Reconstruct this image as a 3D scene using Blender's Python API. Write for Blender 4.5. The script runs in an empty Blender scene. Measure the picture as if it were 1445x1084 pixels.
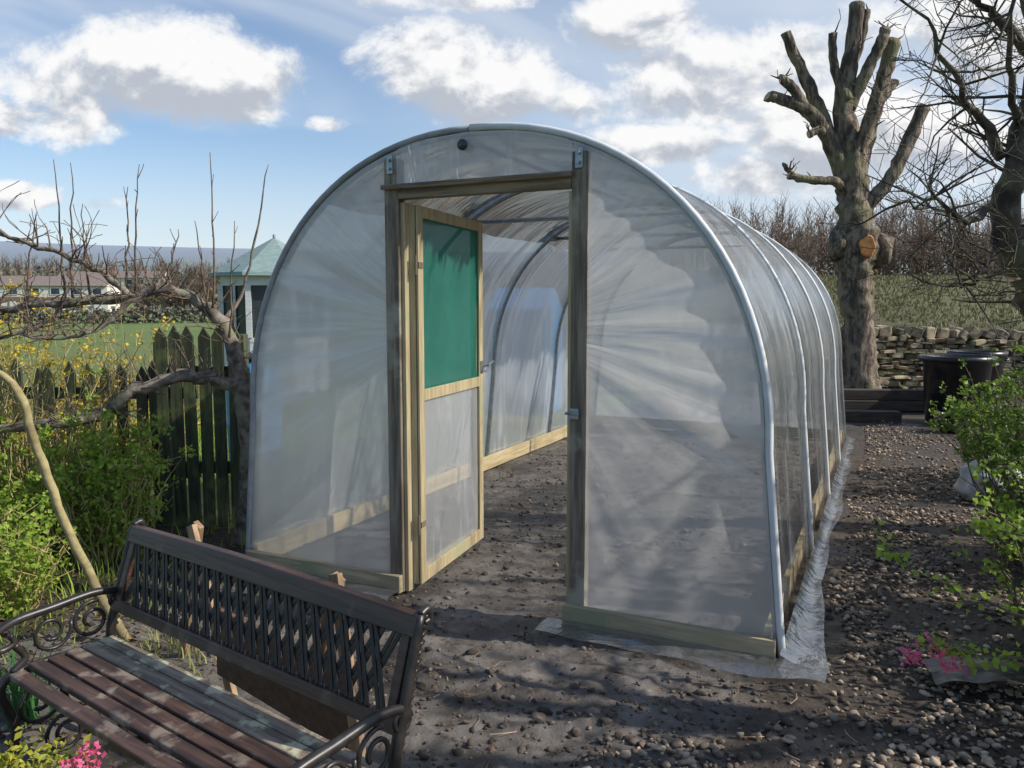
import bpy, math, random
import numpy as np
from mathutils import Vector, Matrix, noise
R=random.Random(7)
S=bpy.context.scene
COL=S.collection
# ------------------------------------------------------------ node helpers
class NT:
    def __init__(s,nt): s.nt=nt; s.n=nt.nodes; s.l=nt.links; s.n.clear()
    def N(s,t,**k):
        n=s.n.new(t)
        for a,b in k.items(): setattr(n,a,b)
        return n
    def put(s,sock,v):
        if v is None: return
        if isinstance(v,bpy.types.NodeSocket): s.l.new(v,sock)
        else: sock.default_value=v
    def M(s,op,a,b=None,c=None,clamp=False):
        n=s.N('ShaderNodeMath',operation=op); n.use_clamp=clamp
        s.put(n.inputs[0],a); s.put(n.inputs[1],b); s.put(n.inputs[2],c)
        return n.outputs[0]
    def MR(s,v,a,b,c=0.,d=1.,smooth=True):
        n=s.N('ShaderNodeMapRange'); n.interpolation_type='SMOOTHSTEP' if smooth else 'LINEAR'
        s.put(n.inputs[0],v); n.inputs[1].default_value=a; n.inputs[2].default_value=b
        s.put(n.inputs[3],c); s.put(n.inputs[4],d); return n.outputs[0]
    def C(s,x,y,z):
        n=s.N('ShaderNodeCombineXYZ'); s.put(n.inputs[0],x); s.put(n.inputs[1],y); s.put(n.inputs[2],z); return n.outputs[0]
    def SP(s,v):
        n=s.N('ShaderNodeSeparateXYZ'); s.l.new(v,n.inputs[0]); return n.outputs
    def noise(s,vec,scale,detail=4,rough=.55,dist=0.):
        n=s.N('ShaderNodeTexNoise'); s.put(n.inputs['Vector'],vec)
        n.inputs['Scale'].default_value=scale; n.inputs['Detail'].default_value=detail
        n.inputs['Roughness'].default_value=rough; n.inputs['Distortion'].default_value=dist
        return n.outputs[0]
    def mixc(s,f,a,b):
        n=s.N('ShaderNodeMix',data_type='RGBA'); s.put(n.inputs[0],f)
        for i,v in ((6,a),(7,b)):
            if isinstance(v,tuple) and len(v)==3: v=(*v,1)
            s.put(n.inputs[i],v)
        return n.outputs[2]
    def mixs(s,f,a,b):
        n=s.N('ShaderNodeMixShader'); s.put(n.inputs[0],f); s.l.new(a,n.inputs[1]); s.l.new(b,n.inputs[2]); return n.outputs[0]
    def bump(s,h,st,dist=.01):
        n=s.N('ShaderNodeBump'); n.inputs['Strength'].default_value=st; n.inputs['Distance'].default_value=dist
        s.l.new(h,n.inputs['Height']); return n.outputs[0]
def newmat(name):
    m=bpy.data.materials.new(name); m.use_nodes=True; return m,NT(m.node_tree)
def out(t,sh):
    o=t.N('ShaderNodeOutputMaterial'); t.l.new(sh,o.inputs[0])
def princ(t,col,rough=.7,metal=0.,bump=None,spec=None):
    p=t.N('ShaderNodeBsdfPrincipled')
    if isinstance(col,tuple) and len(col)==3: col=(*col,1)
    t.put(p.inputs['Base Color'],col); t.put(p.inputs['Roughness'],rough); t.put(p.inputs['Metallic'],metal)
    if bump is not None: t.l.new(bump,p.inputs['Normal'])
    if spec is not None: p.inputs['Specular IOR Level'].default_value=spec
    return p.outputs[0]
def coords(t,scale=(1,1,1)):
    tc=t.N('ShaderNodeTexCoord'); mp=t.N('ShaderNodeMapping'); mp.inputs['Scale'].default_value=scale
    t.l.new(tc.outputs['Object'],mp.inputs[0]); return mp.outputs[0]
def mat(name,c1,c2,scale=5,stretch=(1,1,1),rough=.75,bump=.4,bd=.01,detail=6,metal=0.,lo=.35,hi=.65,c3=None,s3=2.,island=0.):
    m,t=newmat(name); v=coords(t,stretch)
    n=t.noise(v,scale,detail,.6); col=t.mixc(t.MR(n,lo,hi),c1,c2)
    if c3 is not None:
        n3=t.noise(coords(t),s3,4,.6); col=t.mixc(t.MR(n3,.52,.66),col,c3)
    if island:
        g=t.N('ShaderNodeNewGeometry'); hs=t.N('ShaderNodeHueSaturation')
        t.l.new(t.MR(g.outputs['Random Per Island'],0,1,1-island,1+island,False),hs.inputs['Value'])
        t.l.new(col,hs.inputs['Color']); col=hs.outputs[0]
    b=t.bump(n,bump,bd) if bump else None
    out(t,princ(t,col,rough,metal,b)); return m
def leafmat(name,c1,c2,tr=.35):
    m,t=newmat(name); g=t.N('ShaderNodeNewGeometry')
    col=t.mixc(g.outputs['Random Per Island'],c1,c2)
    a=princ(t,col,.5,0,None,.3); tl=t.N('ShaderNodeBsdfTranslucent'); t.l.new(col,tl.inputs[0])
    out(t,t.mixs(tr,a,tl.outputs[0])); return m
def plastic(name,kind,cx=0.,cz=0.,haze=.5,colr=(.93,.94,.95),tlr=.6,gloss=.9,off=.30):
    m,t=newmat(name); tc=t.N('ShaderNodeTexCoord'); x,y,z=t.SP(tc.outputs['Object'])
    bs=.7
    if kind=='radial':
        dx=t.M('ADD',t.M('ABSOLUTE',t.M('SUBTRACT',x,cx)),off); dz=t.M('SUBTRACT',z,cz)
        ang=t.M('ARCTAN2',dz,dx)
        r=t.M('SQRT',t.M('ADD',t.M('MULTIPLY',dx,dx),t.M('MULTIPLY',dz,dz)))
        n1=t.noise(t.C(t.M('MULTIPLY',ang,5.5),t.M('MULTIPLY',r,1.0),0.),1.,2,.6,.4)
        n2=t.noise(t.C(t.M('MULTIPLY',ang,13.),t.M('MULTIPLY',r,1.3),4.),1.,2,.45,.5)
        up=t.MR(t.M('ABSOLUTE',t.M('SUBTRACT',ang,.30)),.40,1.05,1.,.10)
        fold=t.M('ADD',t.M('MULTIPLY',t.MR(n1,.45,.66),.55),t.M('MULTIPLY',t.MR(n2,.50,.66),.70))
        st=t.M('MULTIPLY',fold,up)
        hgt=t.M('MULTIPLY',t.M('MULTIPLY_ADD',n2,.35,n1),up); bs=.6
    else:
        if kind=='side':
            v=t.C(t.M('MULTIPLY',y,5.),t.M('MULTIPLY',z,.8),t.M('MULTIPLY',x,.8))
        else:
            v=t.C(t.M('MULTIPLY',x,6.),t.M('MULTIPLY',z,1.6),t.M('MULTIPLY',y,6.))
        n1=t.noise(v,1.,3,.6,.7); st=t.MR(n1,.50,.72); hgt=n1
    grad=t.MR(z,0.,1.6,-.10,.05)
    h=t.M('ADD',t.M('MULTIPLY',st,.38),t.M('ADD',haze,grad),clamp=True)  # streaks go milkier, painting pale highlights along the creases
    bp=t.bump(hgt,bs,.03)
    tp=t.N('ShaderNodeBsdfTransparent'); tp.inputs[0].default_value=(.985,.99,.99,1)
    tl=t.N('ShaderNodeBsdfTranslucent'); tl.inputs[0].default_value=(*colr,1); t.l.new(bp,tl.inputs['Normal'])
    df=t.N('ShaderNodeBsdfDiffuse'); df.inputs[0].default_value=(*colr,1); t.l.new(bp,df.inputs['Normal'])
    body=t.mixs(1-tlr,tl.outputs[0],df.outputs[0])
    base=t.mixs(h,tp.outputs[0],body)
    gl=t.N('ShaderNodeBsdfGlossy'); gl.inputs['Roughness'].default_value=.18; t.l.new(bp,gl.inputs['Normal'])
    fr=t.N('ShaderNodeFresnel'); fr.inputs[0].default_value=1.45; t.l.new(bp,fr.inputs['Normal'])
    out(t,t.mixs(t.M('MULTIPLY',fr.outputs[0],gloss,clamp=True),base,gl.outputs[0])); return m
# ------------------------------------------------------------ mesh helpers
class MB:
    def __init__(s): s.v=[]; s.f=[]
    def tube(s,pts,rad,n=6,rough=0.,cap=True):
        pts=[Vector(p) for p in pts]; b0=len(s.v); L=len(pts)
        t=(pts[1]-pts[0]).normalized(); ref=Vector((0,0,1)) if abs(t.z)<.9 else Vector((1,0,0))
        nr=t.cross(ref).normalized()
        for i,p in enumerate(pts):
            t=pts[min(i+1,L-1)]-pts[max(i-1,0)]
            if t.length<1e-9: t=Vector((0,0,1))
            t.normalize(); nr=nr-t*nr.dot(t)
            nr=nr.normalized() if nr.length>1e-6 else t.orthogonal().normalized()
            b=t.cross(nr); r=rad[i] if not isinstance(rad,(int,float)) else rad
            for k in range(n):
                a=2*math.pi*k/n; d=nr*math.cos(a)+b*math.sin(a)
                rr=r
                if rough: rr=r*(1+rough*noise.noise((p+d*r)*(1.1/max(r,.02))))
                s.v.append(tuple(p+d*rr))
        for i in range(L-1):
            for k in range(n):
                a=b0+i*n+k; c=b0+i*n+(k+1)%n; s.f.append((a,c,c+n,a+n))
        if cap:
            s.f.append(tuple(b0+k for k in range(n))[::-1]); s.f.append(tuple(b0+(L-1)*n+k for k in range(n)))
    def box(s,c,sz,rot=None):
        b0=len(s.v); c=Vector(c)
        for dx in(-.5,.5):
            for dy in(-.5,.5):
                for dz in(-.5,.5):
                    p=Vector((dx*sz[0],dy*sz[1],dz*sz[2]))
                    if rot is not None: p=rot@p
                    s.v.append(tuple(c+p))
        for q in((0,1,3,2),(4,6,7,5),(0,4,5,1),(2,3,7,6),(0,2,6,4),(1,5,7,3)): s.f.append(tuple(b0+i for i in q))
    def beam(s,a,b,w,h,up=(0,0,1)):
        a=Vector(a);b=Vector(b);t=(b-a).normalized();u=Vector(up); x=t.cross(u).normalized(); z=x.cross(t)
        M=Matrix((x,t,z)).transposed(); s.box((a+b)/2,(w,(b-a).length,h),M)
    def leaf(s,p,size,rg,droop=0.,asp=.5):
        d=Vector((rg.gauss(0,1),rg.gauss(0,1),rg.gauss(0,.7)-droop)).normalized()
        w=d.orthogonal().normalized(); w.rotate(Matrix.Rotation(rg.uniform(0,6.28),3,d)); n=d.cross(w)
        b0=len(s.v); p=Vector(p); sz=size*rg.uniform(.6,1.3)
        s.v+= [tuple(p),tuple(p+d*sz*.5+w*sz*asp*.6+n*sz*.12),tuple(p+d*sz),tuple(p+d*sz*.5-w*sz*asp*.6+n*sz*.12)]
        s.f+= [(b0,b0+1,b0+2),(b0,b0+2,b0+3)]
    def lathe(s,prof,c=(0,0,0),n=32):
        b0=len(s.v)
        for r,z in prof:
            for k in range(n):
                a=2*math.pi*k/n; s.v.append((c[0]+r*math.cos(a),c[1]+r*math.sin(a),c[2]+z))
        for i in range(len(prof)-1):
            for k in range(n):
                a=b0+i*n+k; c2=b0+i*n+(k+1)%n; s.f.append((a,c2,c2+n,a+n))
    def grid(s,fn,nu,nv):
        b0=len(s.v)
        for i in range(nu+1):
            for j in range(nv+1): s.v.append(tuple(fn(i/nu,j/nv)))
        for i in range(nu):
            for j in range(nv):
                a=b0+i*(nv+1)+j; s.f.append((a,a+nv+1,a+nv+2,a+1))
def smooth(pts,rad,sub=4,jit=0.,rg=R):
    P=[Vector(p) for p in pts]; o=[];r=[]
    for i in range(len(P)-1):
        p0=P[max(i-1,0)];p1=P[i];p2=P[i+1];p3=P[min(i+2,len(P)-1)]
        for k in range(sub):
            t=k/sub
            q=.5*((2*p1)+(p2-p0)*t+(2*p0-5*p1+4*p2-p3)*t*t+(3*p1-p0-3*p2+p3)*t**3)
            if jit and (i or k): q=q+Vector((rg.gauss(0,jit),rg.gauss(0,jit),rg.gauss(0,jit)))
            o.append(q); r.append(rad[i]+(rad[i+1]-rad[i])*t)
    o.append(P[-1]); r.append(rad[-1]); return o,r
def thing(name,label,cat,loc=(0,0,0),rz=0.,group=None):
    e=bpy.data.objects.new(name,None); e.empty_display_size=.2; COL.objects.link(e)
    e.location=loc; e.rotation_euler=(0,0,rz); e["label"]=label; e["category"]=cat
    if group: e["group"]=group
    return e
def mk(name,mb,m,sm=False,bevel=0.,off=(0,0,0)):
    me=bpy.data.meshes.new(name)
    if any(off): v=(np.array(mb.v)-np.array(off)).tolist()
    else: v=mb.v
    me.from_pydata(v,[],mb.f); me.materials.append(m)
    if sm: me.polygons.foreach_set('use_smooth',[True]*len(me.polygons))
    me.update(); o=bpy.data.objects.new(name,me); COL.objects.link(o)
    if bevel:
        b=o.modifiers.new('b','BEVEL'); b.width=bevel; b.segments=2; b.limit_method='ANGLE'
    return o
def part(par,name,mb,m,sm=False,bevel=0.,world=False,label=None):
    o=mk(name,mb,m,sm,bevel,tuple(par.location) if world else (0,0,0)); o.parent=par
    if label: o["label"]=label
    return o
def solo(name,mb,m,label=None,cat=None,kind=None,sm=False,bevel=0.,group=None):
    o=mk(name,mb,m,sm,bevel)
    if kind: o["kind"]=kind
    if label: o["label"]=label; 
    if cat: o["category"]=cat
    if group: o["group"]=group
    return o
# ------------------------------------------------------------ materials
W_NEWZ=mat('wood_new_upright',(.60,.49,.29),(.42,.32,.17),6,(6,6,.5),.7,.3,.004,c3=(.44,.41,.23),s3=3)
W_NEWX=mat('wood_new_plank',(.50,.39,.24),(.32,.25,.15),6,(.5,6,6),.7,.3,.004,c3=(.31,.29,.17),s3=2.5)
W_NEWY=mat('wood_new_side',(.62,.50,.29),(.44,.33,.17),6,(6,.5,6),.7,.3,.004)
W_POST=mat('wood_weathered_post',(.30,.24,.17),(.13,.10,.07),7,(6,6,.4),.75,.4,.005,c3=(.38,.33,.25),s3=3)
W_POSTX=mat('wood_weathered_beam',(.30,.22,.13),(.12,.09,.06),7,(.4,6,6),.75,.4,.005)
STEEL=mat('galvanised_steel',(.30,.32,.33),(.42,.44,.45),20,rough=.4,bump=.05,metal=.7)
WHITE=mat('white_tape',(.70,.71,.70),(.60,.61,.61),9,rough=.5,bump=.1)
GREYT=mat('grey_film_over_tube',(.36,.37,.38),(.26,.27,.28),14,rough=.35,bump=.2)
BARK=mat('bark_rough',(.29,.225,.155),(.075,.056,.04),6.5,(1.8,1.8,.5),.95,1.,.08,detail=9,lo=.38,hi=.60,c3=(.21,.19,.10),s3=1.6)
BARK2=mat('bark_fruit',(.28,.225,.175),(.075,.055,.042),16,(1,1,1),.85,.9,.015,detail=7,c3=(.20,.20,.13),s3=6)
TWIG=mat('twig_bark',(.19,.135,.09),(.09,.06,.045),20,rough=.8,bump=.2)
TWIGD=mat('dark_bark',(.14,.11,.075),(.04,.032,.024),9,rough=.9,bump=.8,bd=.02,c3=(.15,.15,.08),s3=3)
CUT=mat('cut_wood',(.90,.38,.11),(.60,.20,.05),9,rough=.7,bump=.4)
CUT2=mat('cut_wood_pale',(.55,.42,.25),(.38,.28,.16),14,rough=.7,bump=.2)
LEAFG=leafmat('leaf_fresh_green',(.19,.30,.03),(.42,.54,.09),.45)
LEAFD=leafmat('leaf_dark_green',(.07,.14,.022),(.26,.37,.055),.35)
LEAFY=leafmat('forsythia_yellow',(.75,.53,.03),(.50,.40,.06),.3)
PINK=leafmat('petal_pink',(.75,.08,.20),(.85,.25,.40),.3)
GRASSY=leafmat('grass_straw',(.25,.28,.08),(.45,.42,.20),.3)
IRON=mat('cast_iron_paint',(.016,.013,.012),(.034,.027,.024),30,rough=.38,bump=.2,bd=.003)
BWOOD=mat('bench_brown_wood',(.080,.036,.024),(.036,.019,.014),5,(.6,8,8),.34,.35,.004,c3=(.13,.085,.06),s3=6)
BSEAT=mat('bench_seat_wood',(.105,.058,.042),(.042,.026,.02),5,(.6,8,8),.42,.6,.006,c3=(.25,.195,.15),s3=9)
BWORN=mat('bench_worn_wood',(.32,.26,.19),(.13,.095,.07),6,(.6,8,8),.7,.5,.005,c3=(.48,.46,.31),s3=15)
# ------------------------------------------------------------ world
SUN=Vector((.95,-.17,0)).normalized(); EL=math.radians(38)
SV=Vector((SUN.x*math.cos(EL),SUN.y*math.cos(EL),math.sin(EL)))
w=bpy.data.worlds.new("World"); S.world=w; w.use_nodes=True; t=NT(w.node_tree)
w.cycles.sampling_method='MANUAL'; w.cycles.sample_map_resolution=256
sky=t.N('ShaderNodeTexSky',sky_type='NISHITA'); sky.sun_disc=False; sky.sun_elevation=EL
sky.sun_rotation=math.atan2(SUN.x,SUN.y); sky.air_density=1.; sky.dust_density=.5; sky.ozone_density=3.
BGS=.15
d=t.N('ShaderNodeTexCoord').outputs['Generated']; dx,dy,dz=t.SP(d)
yy=t.M('MAXIMUM',dy,.08); U=t.M('DIVIDE',dx,yy); V=t.M('DIVIDE',dz,yy)
clouds=[(110,135,140,68,1),(250,110,145,72,1),(360,130,80,56,1),(5,165,70,38,1),(600,105,85,58,1),(700,132,125,56,1),(815,150,55,34,.8),
 (885,52,85,48,1),(965,125,130,62,1),(1075,115,100,60,.9),(1045,253,75,32,.95),(1210,190,200,90,.8),(1380,60,200,110,.7),(45,280,75,20,.85),(150,290,55,15,.75),
 (465,182,36,13,.6),(930,208,110,30,.75),(620,20,150,18,.35)]
vec=t.C(U,t.M('MULTIPLY',V,1.3),.3); n1=t.noise(vec,9.5,6,.64,.2)
nS=t.noise(t.C(t.M('ADD',U,.012),t.M('ADD',t.M('MULTIPLY',V,1.3),.030),.3),9.5,3,.62,.2)
acc=None; vs=None
for px,py,a,b,s_ in clouds:
    uu=t.M('MULTIPLY_ADD',U,1120/a,-(px-722)/a); vv=t.M('MULTIPLY_ADD',V,1120/b,-(430-py)/b)
    q=t.M('SUBTRACT',s_,t.M('MULTIPLY_ADD',uu,uu,t.M('MULTIPLY',vv,vv)))
    g=t.M('MULTIPLY',t.M('MAXIMUM',t.M('ADD',q,.6),0.),vv)
    acc=q if acc is None else t.M('MAXIMUM',acc,q)
    vs=g if vs is None else t.M('ADD',vs,g)
acc=t.M('MAXIMUM',acc,-1.2)
f0=t.M('MULTIPLY_ADD',t.M('SUBTRACT',n1,.5),4.,acc)
mask=t.MR(f0,-.45,.60)
lit=t.M('ADD',t.M('MULTIPLY',t.M('SUBTRACT',n1,nS),4.5),t.M('MULTIPLY',vs,.65))
sh=t.MR(lit,-.70,.40)
cc=t.mixc(sh,(.50/BGS,.54/BGS,.61/BGS),(.97/BGS,.97/BGS,.97/BGS))
ci=t.noise(t.C(t.M('MULTIPLY',U,1.6),t.M('MULTIPLY_ADD',U,.9,t.M('MULTIPLY',V,5.)),1.),1.,4,.6,.5)
cim=t.M('MULTIPLY',t.MR(ci,.38,.70),.65)
rightw=t.M('MULTIPLY',t.MR(U,-.45,.4),.70)
cim=t.M('MAXIMUM',cim,t.M('MULTIPLY',rightw,t.MR(ci,.25,.6,.45,1.)))
hz=t.MR(V,.24,.03,0.,.62)
cim=t.M('MULTIPLY',t.M('MAXIMUM',cim,hz),t.MR(dy,-.25,.35))
skyc=t.mixc(cim,sky.outputs[0],(.74/BGS,.80/BGS,.88/BGS))
fin=t.mixc(t.M('MULTIPLY',mask,t.MR(dy,.1,.4)),skyc,cc)
bg=t.N('ShaderNodeBackground'); bg.inputs[1].default_value=BGS; t.l.new(fin,bg.inputs[0])
o=t.N('ShaderNodeOutputWorld'); t.l.new(bg.outputs[0],o.inputs[0])
L=bpy.data.lights.new('sun','SUN'); L.energy=5.; L.angle=math.radians(.5); L.color=(1,.95,.86)
lo=bpy.data.objects.new('sun',L); COL.objects.link(lo); lo.rotation_euler=(-SV).to_track_quat('-Z','Y').to_euler(); lo.location=(10,-4,12)
S.view_settings.view_transform='Standard'
cam=bpy.data.cameras.new('camera'); co=bpy.data.objects.new('camera',cam); COL.objects.link(co)
co.location=(0,0,1.5); co.rotation_euler=(math.radians(90-5.71),0,0); cam.sensor_width=36; cam.lens=27.9; cam.clip_end=9000; cam.clip_start=.05
S.camera=co
def ss(a,b,x):
    x=min(1,max(0,(x-a)/(b-a))); return x*x*(3-2*x)
# ------------------------------------------------------------ terrain
def tz(x,y):
    r=math.hypot(x,y)
    if r<15: return -.10
    rt=ss(0.,.3,x/r) if y>0 else 0
    z=-.10+rt*3.4*ss(14,62,r)+9*ss(150,330,r)
    z+=98*ss(500,1700,r)*(1+.10*noise.noise((x*.0016,y*.0016,0)))+.5*noise.noise((x*.03,y*.03,0))*ss(15,40,r)
    return z
mb=MB(); NR=110; NA=240
def tf(i,j):
    r=1.0*(6000/1.0)**i if i>0 else 0.0
    a=j*2*math.pi; x=r*math.cos(a); y=r*math.sin(a); return (x,y,tz(x,y))
mb.grid(tf,NR,NA)
m,t=newmat('countryside'); tc=t.N('ShaderNodeTexCoord'); v=tc.outputs['Object']; x,y,z=t.SP(v)
n=t.noise(v,1.6,8,.75); nb=t.noise(v,.12,5,.65); vo=t.N('ShaderNodeTexVoronoi'); vo.inputs['Scale'].default_value=.006; t.l.new(v,vo.inputs['Vector'])
col=t.mixc(t.MR(n,.35,.65),(.085,.095,.035),(.22,.20,.10))
col=t.mixc(t.MR(nb,.42,.6),col,(.13,.11,.06))
col=t.mixc(t.M('MULTIPLY',t.MR(t.M('DIVIDE',x,t.M('MAXIMUM',y,1.)),0.,-.2),.85),col,t.mixc(t.MR(nb,.4,.6),(.12,.21,.045),(.18,.23,.06)))
r=t.M('SQRT',t.M('ADD',t.M('MULTIPLY',x,x),t.M('MULTIPLY',y,y)))
fieldc=t.mixc(vo.outputs['Color'],(.05,.07,.035),(.14,.16,.07))
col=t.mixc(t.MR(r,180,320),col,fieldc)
col=t.mixc(t.MR(r,400,1500),col,(.24,.28,.35))  # aerial haze painted in: ground colour fades to blue-grey with distance
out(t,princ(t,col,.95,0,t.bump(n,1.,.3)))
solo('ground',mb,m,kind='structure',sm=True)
def blade_cluster(mb,x,y,z,h,n,rg,wd):
    for _ in range(n):
        a=rg.uniform(0,6.28); l=h*rg.uniform(.3,.9); q=Vector((x+rg.gauss(0,h*.5),y+rg.gauss(0,h*.5),z)); b0=len(mb.v)
        tp=q+Vector((math.cos(a)*l*.6,math.sin(a)*l*.6,h*rg.uniform(.5,1)))
        mb.v+=[tuple(q+Vector((-wd,0,0))),tuple(q+Vector((wd,0,0))),tuple(tp)]; mb.f.append((b0,b0+1,b0+2))
rg=random.Random(12); mb=MB()
for _ in range(5200):
    y=15+45*rg.random()**1.5; x=y*rg.uniform(.33,.80); blade_cluster(mb,x,y,tz(x,y)-.02,.08+.004*y,5,rg,.010+.0010*y)
solo('rough_grass',mb,leafmat('rough_grass',(.13,.14,.04),(.29,.26,.13),.2),kind='stuff')
# garden soil
TO=Vector((-.196,3.871,0)); TA=math.radians(-25.2); ca,sa=math.cos(TA),math.sin(TA)
def w2t(x,y):
    x-=TO.x;y-=TO.y; return x*ca+y*sa, -x*sa+y*ca
def soilz(x,y):
    u,s=w2t(x,y)
    a=noise.noise((x*1.3,y*1.3,0))*.012+noise.noise((x*6,y*6,3))*.006+abs(noise.noise((x*15,y*15,7)))*(.012 if u>1.6 else .006)
    if u<1.9:
        q=noise.noise((u*1.2+3,s*4.5+.8*noise.noise((u*2,s*2,4)),2)); a+=.020*max(0,1-abs(q)*10)
        q=noise.noise((u*4.1,s*1.4+.8*noise.noise((u*2,s*2,8)),6)); a+=.014*max(0,1-abs(q)*11)
    return a*(.8 if abs(u)<1.8 and s>-.4 else 1)-.014
mb=MB()
mb.grid(lambda i,j:( -8+18*i, 14.4*(j**1.35)+.2, soilz(-8+18*i,14.4*(j**1.35)+.2)),520,460)
m,t=newmat('garden_soil_and_membrane'); tc=t.N('ShaderNodeTexCoord'); v=tc.outputs['Object']; x,y,z=t.SP(v)
u=t.M('ADD',t.M('MULTIPLY',t.M('ADD',x,.196),ca),t.M('MULTIPLY',t.M('SUBTRACT',y,3.871),sa))
nA=t.noise(v,5.,6,.65); nB=t.noise(v,1.3,4,.6,.4); nC=t.noise(v,40.,4,.7); nD=t.noise(v,11.,5,.7)
mem=t.mixc(t.MR(nA,.35,.7),(.090,.078,.070),(.185,.162,.142))
mem=t.mixc(t.MR(nB,.50,.60),mem,(.048,.039,.032))
mem=t.mixc(t.M('MULTIPLY',t.MR(nD,.52,.60),.85),mem,t.mixc(t.MR(nC,.4,.6),(.040,.029,.021),(.15,.115,.085)))
dirt=t.mixc(t.MR(nC,.3,.7),(.022,.016,.012),(.09,.066,.047))
dirt=t.mixc(t.MR(nB,.45,.65),dirt,(.042,.030,.021))
grs=t.mixc(t.MR(nC,.3,.7),(.07,.12,.025),(.18,.22,.07)); grs=t.mixc(t.MR(nA,.5,.65),grs,(.16,.13,.07))
ub=t.M('ADD',u,t.M('MULTIPLY',nB,.5))
col=t.mixc(t.MR(ub,1.5,1.75),mem,dirt); col=t.mixc(t.M('MULTIPLY',t.MR(ub,-1.3,-1.5),t.MR(y,5.2,5.6)),col,grs)
col=t.mixc(t.M('MULTIPLY',t.MR(ub,-1.3,-1.5),t.MR(y,5.6,5.2)),col,dirt)
rg_=t.MR(nB,.4,.7,.95,.42)
out(t,princ(t,col,rg_,0,t.bump(t.M('ADD',nA,t.M('ADD',t.M('MULTIPLY',nC,.3),t.M('MULTIPLY',nD,.4))),.6,.02)))
solo('garden_ground',mb,m,kind='structure',sm=True)
import bmesh
def ico(sub):
    bm=bmesh.new(); bmesh.ops.create_icosphere(bm,subdivisions=sub,radius=1)
    v=np.array([p.co[:] for p in bm.verts]); bm.faces.ensure_lookup_table(); bm.verts.index_update()
    f=np.array([[q.index for q in p.verts] for p in bm.faces]); bm.free(); return v,f
ICO={1:ico(1),2:ico(2)}
def rocks(name,items,m,label=None,angular=.25):
    VV=[];FF=[];n0=0; rg=np.random.RandomState(3)
    for (x,y,z,s,sub) in items:
        v,f=ICO[sub]; vv=v*(1+rg.uniform(-angular,angular,(len(v),1))*(1 if sub==1 else .75))
        sc=np.array([1,rg.uniform(.5,1),rg.uniform(.35,.75)])*s; vv=vv*sc
        a=rg.uniform(0,6.28); b=rg.uniform(-.5,.5)
        Rz=np.array([[math.cos(a),-math.sin(a),0],[math.sin(a),math.cos(a),0],[0,0,1]]); Rx=np.array([[1,0,0],[0,math.cos(b),-math.sin(b)],[0,math.sin(b),math.cos(b)]])
        vv=vv@Rx.T@Rz.T+np.array([x,y,z]); VV.append(vv); FF.append(f+n0); n0+=len(v)
    V_=np.concatenate(VV).astype(np.float32); F_=np.concatenate(FF).astype(np.int32)
    me=bpy.data.meshes.new(name); me.vertices.add(len(V_)); me.vertices.foreach_set('co',V_.ravel())
    me.loops.add(F_.size); me.loops.foreach_set('vertex_index',F_.ravel())
    me.polygons.add(len(F_)); me.polygons.foreach_set('loop_start',np.arange(0,F_.size,3,dtype=np.int32))
    me.polygons.foreach_set('loop_total',np.full(len(F_),3,dtype=np.int32))
    me.update(calc_edges=True); me.validate(); me.materials.append(m)
    o=bpy.data.objects.new(name,me); COL.objects.link(o); o["kind"]="stuff"
    if label: o["label"]=label
    return o
GRAV=mat('gravel_stone',(.37,.285,.205),(.15,.113,.082),12,rough=.85,bump=.4,bd=.004,island=.75)
CLOD=mat('soil_clod',(.19,.145,.11),(.055,.041,.030),12,rough=.95,bump=.7,bd=.006,island=.6)
it=[]
rr=random.Random(5)
while len(it)<17000:
    y=1.2+10.5*rr.random()**1.6; x=rr.uniform(.1,5.)
    u,s=w2t(x,y)
    edge=1.66+.15*noise.noise((s*1.5,0,0))
    if s<-.35: edge=max(1.05,edge+(s+.35)*1.2)+.35*noise.noise((x*2,y*2,1))
    if u<edge or u>4.2: continue
    if noise.noise((x*1.5,y*1.5,5))<-.05 and rr.random()<.75: continue
    it.append((x,y,soilz(x,y)+.004+.008*rr.random(),.006+.016*rr.random()**1.8,2 if y<2.6 else 1))
rocks('gravel',it,GRAV,'loose brown gravel strewn beside the tunnel',.34)
it=[]
while len(it)<9500:
    y=1.2+9*rr.random()**1.3; x=rr.uniform(-2.2,3.); u,s=w2t(x,y)
    if u>2.2 or u<-1.9: continue
    if abs(abs(u)-1.47)<.10 and s>-.1: continue
    if noise.noise((x*1.7,y*1.7,9))<.0 and rr.random()<.65: continue
    k=rr.random()
    it.append((x,y,soilz(x,y)+.003,.004+.011*rr.random()**2+(.016 if k>.94 else 0),2 if y<3.0 else 1))
rocks('soil_clods',it,CLOD,'scattered clods of earth and pebbles on the membrane',.35)
# ------------------------------------------------------------ polytunnel
H=2.315; Z0=.88; A=1.385; W0=1.465; NN=2.15; LEN=6.0
def umax(z):
    if z<=Z0: return W0+(A-W0)*(z/Z0)
    k=min(1,(z-Z0)/(H-Z0)); return A*max(0,1-k**NN)**(1/NN)
def prof(n=40,off=0.):
    P=[]
    for i in range(8): z=Z0*i/8; P.append((umax(z)+off,z))
    for i in range(n+1):
        a=math.pi*i/n; c=math.cos(a); s_=math.sin(a)
        P.append(((A+off)*math.copysign(abs(c)**(2/NN),c),Z0+(H-Z0+off)*s_**(2/NN)))
    for i in range(8): z=Z0*(7-i)/8; P.append((-umax(z)-off,z))
    return P
TUN=thing('polytunnel','clear plastic polytunnel with timber door frame, door standing open','polytunnel',TO,TA)
for i in range(5):
    s=i*1.5 if i<4 else 5.97
    mb=MB(); mb.tube([(u,s+.02,z) for u,z in prof(48)],.0165,8); part(TUN,'hoop',mb,STEEL,True)
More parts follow.
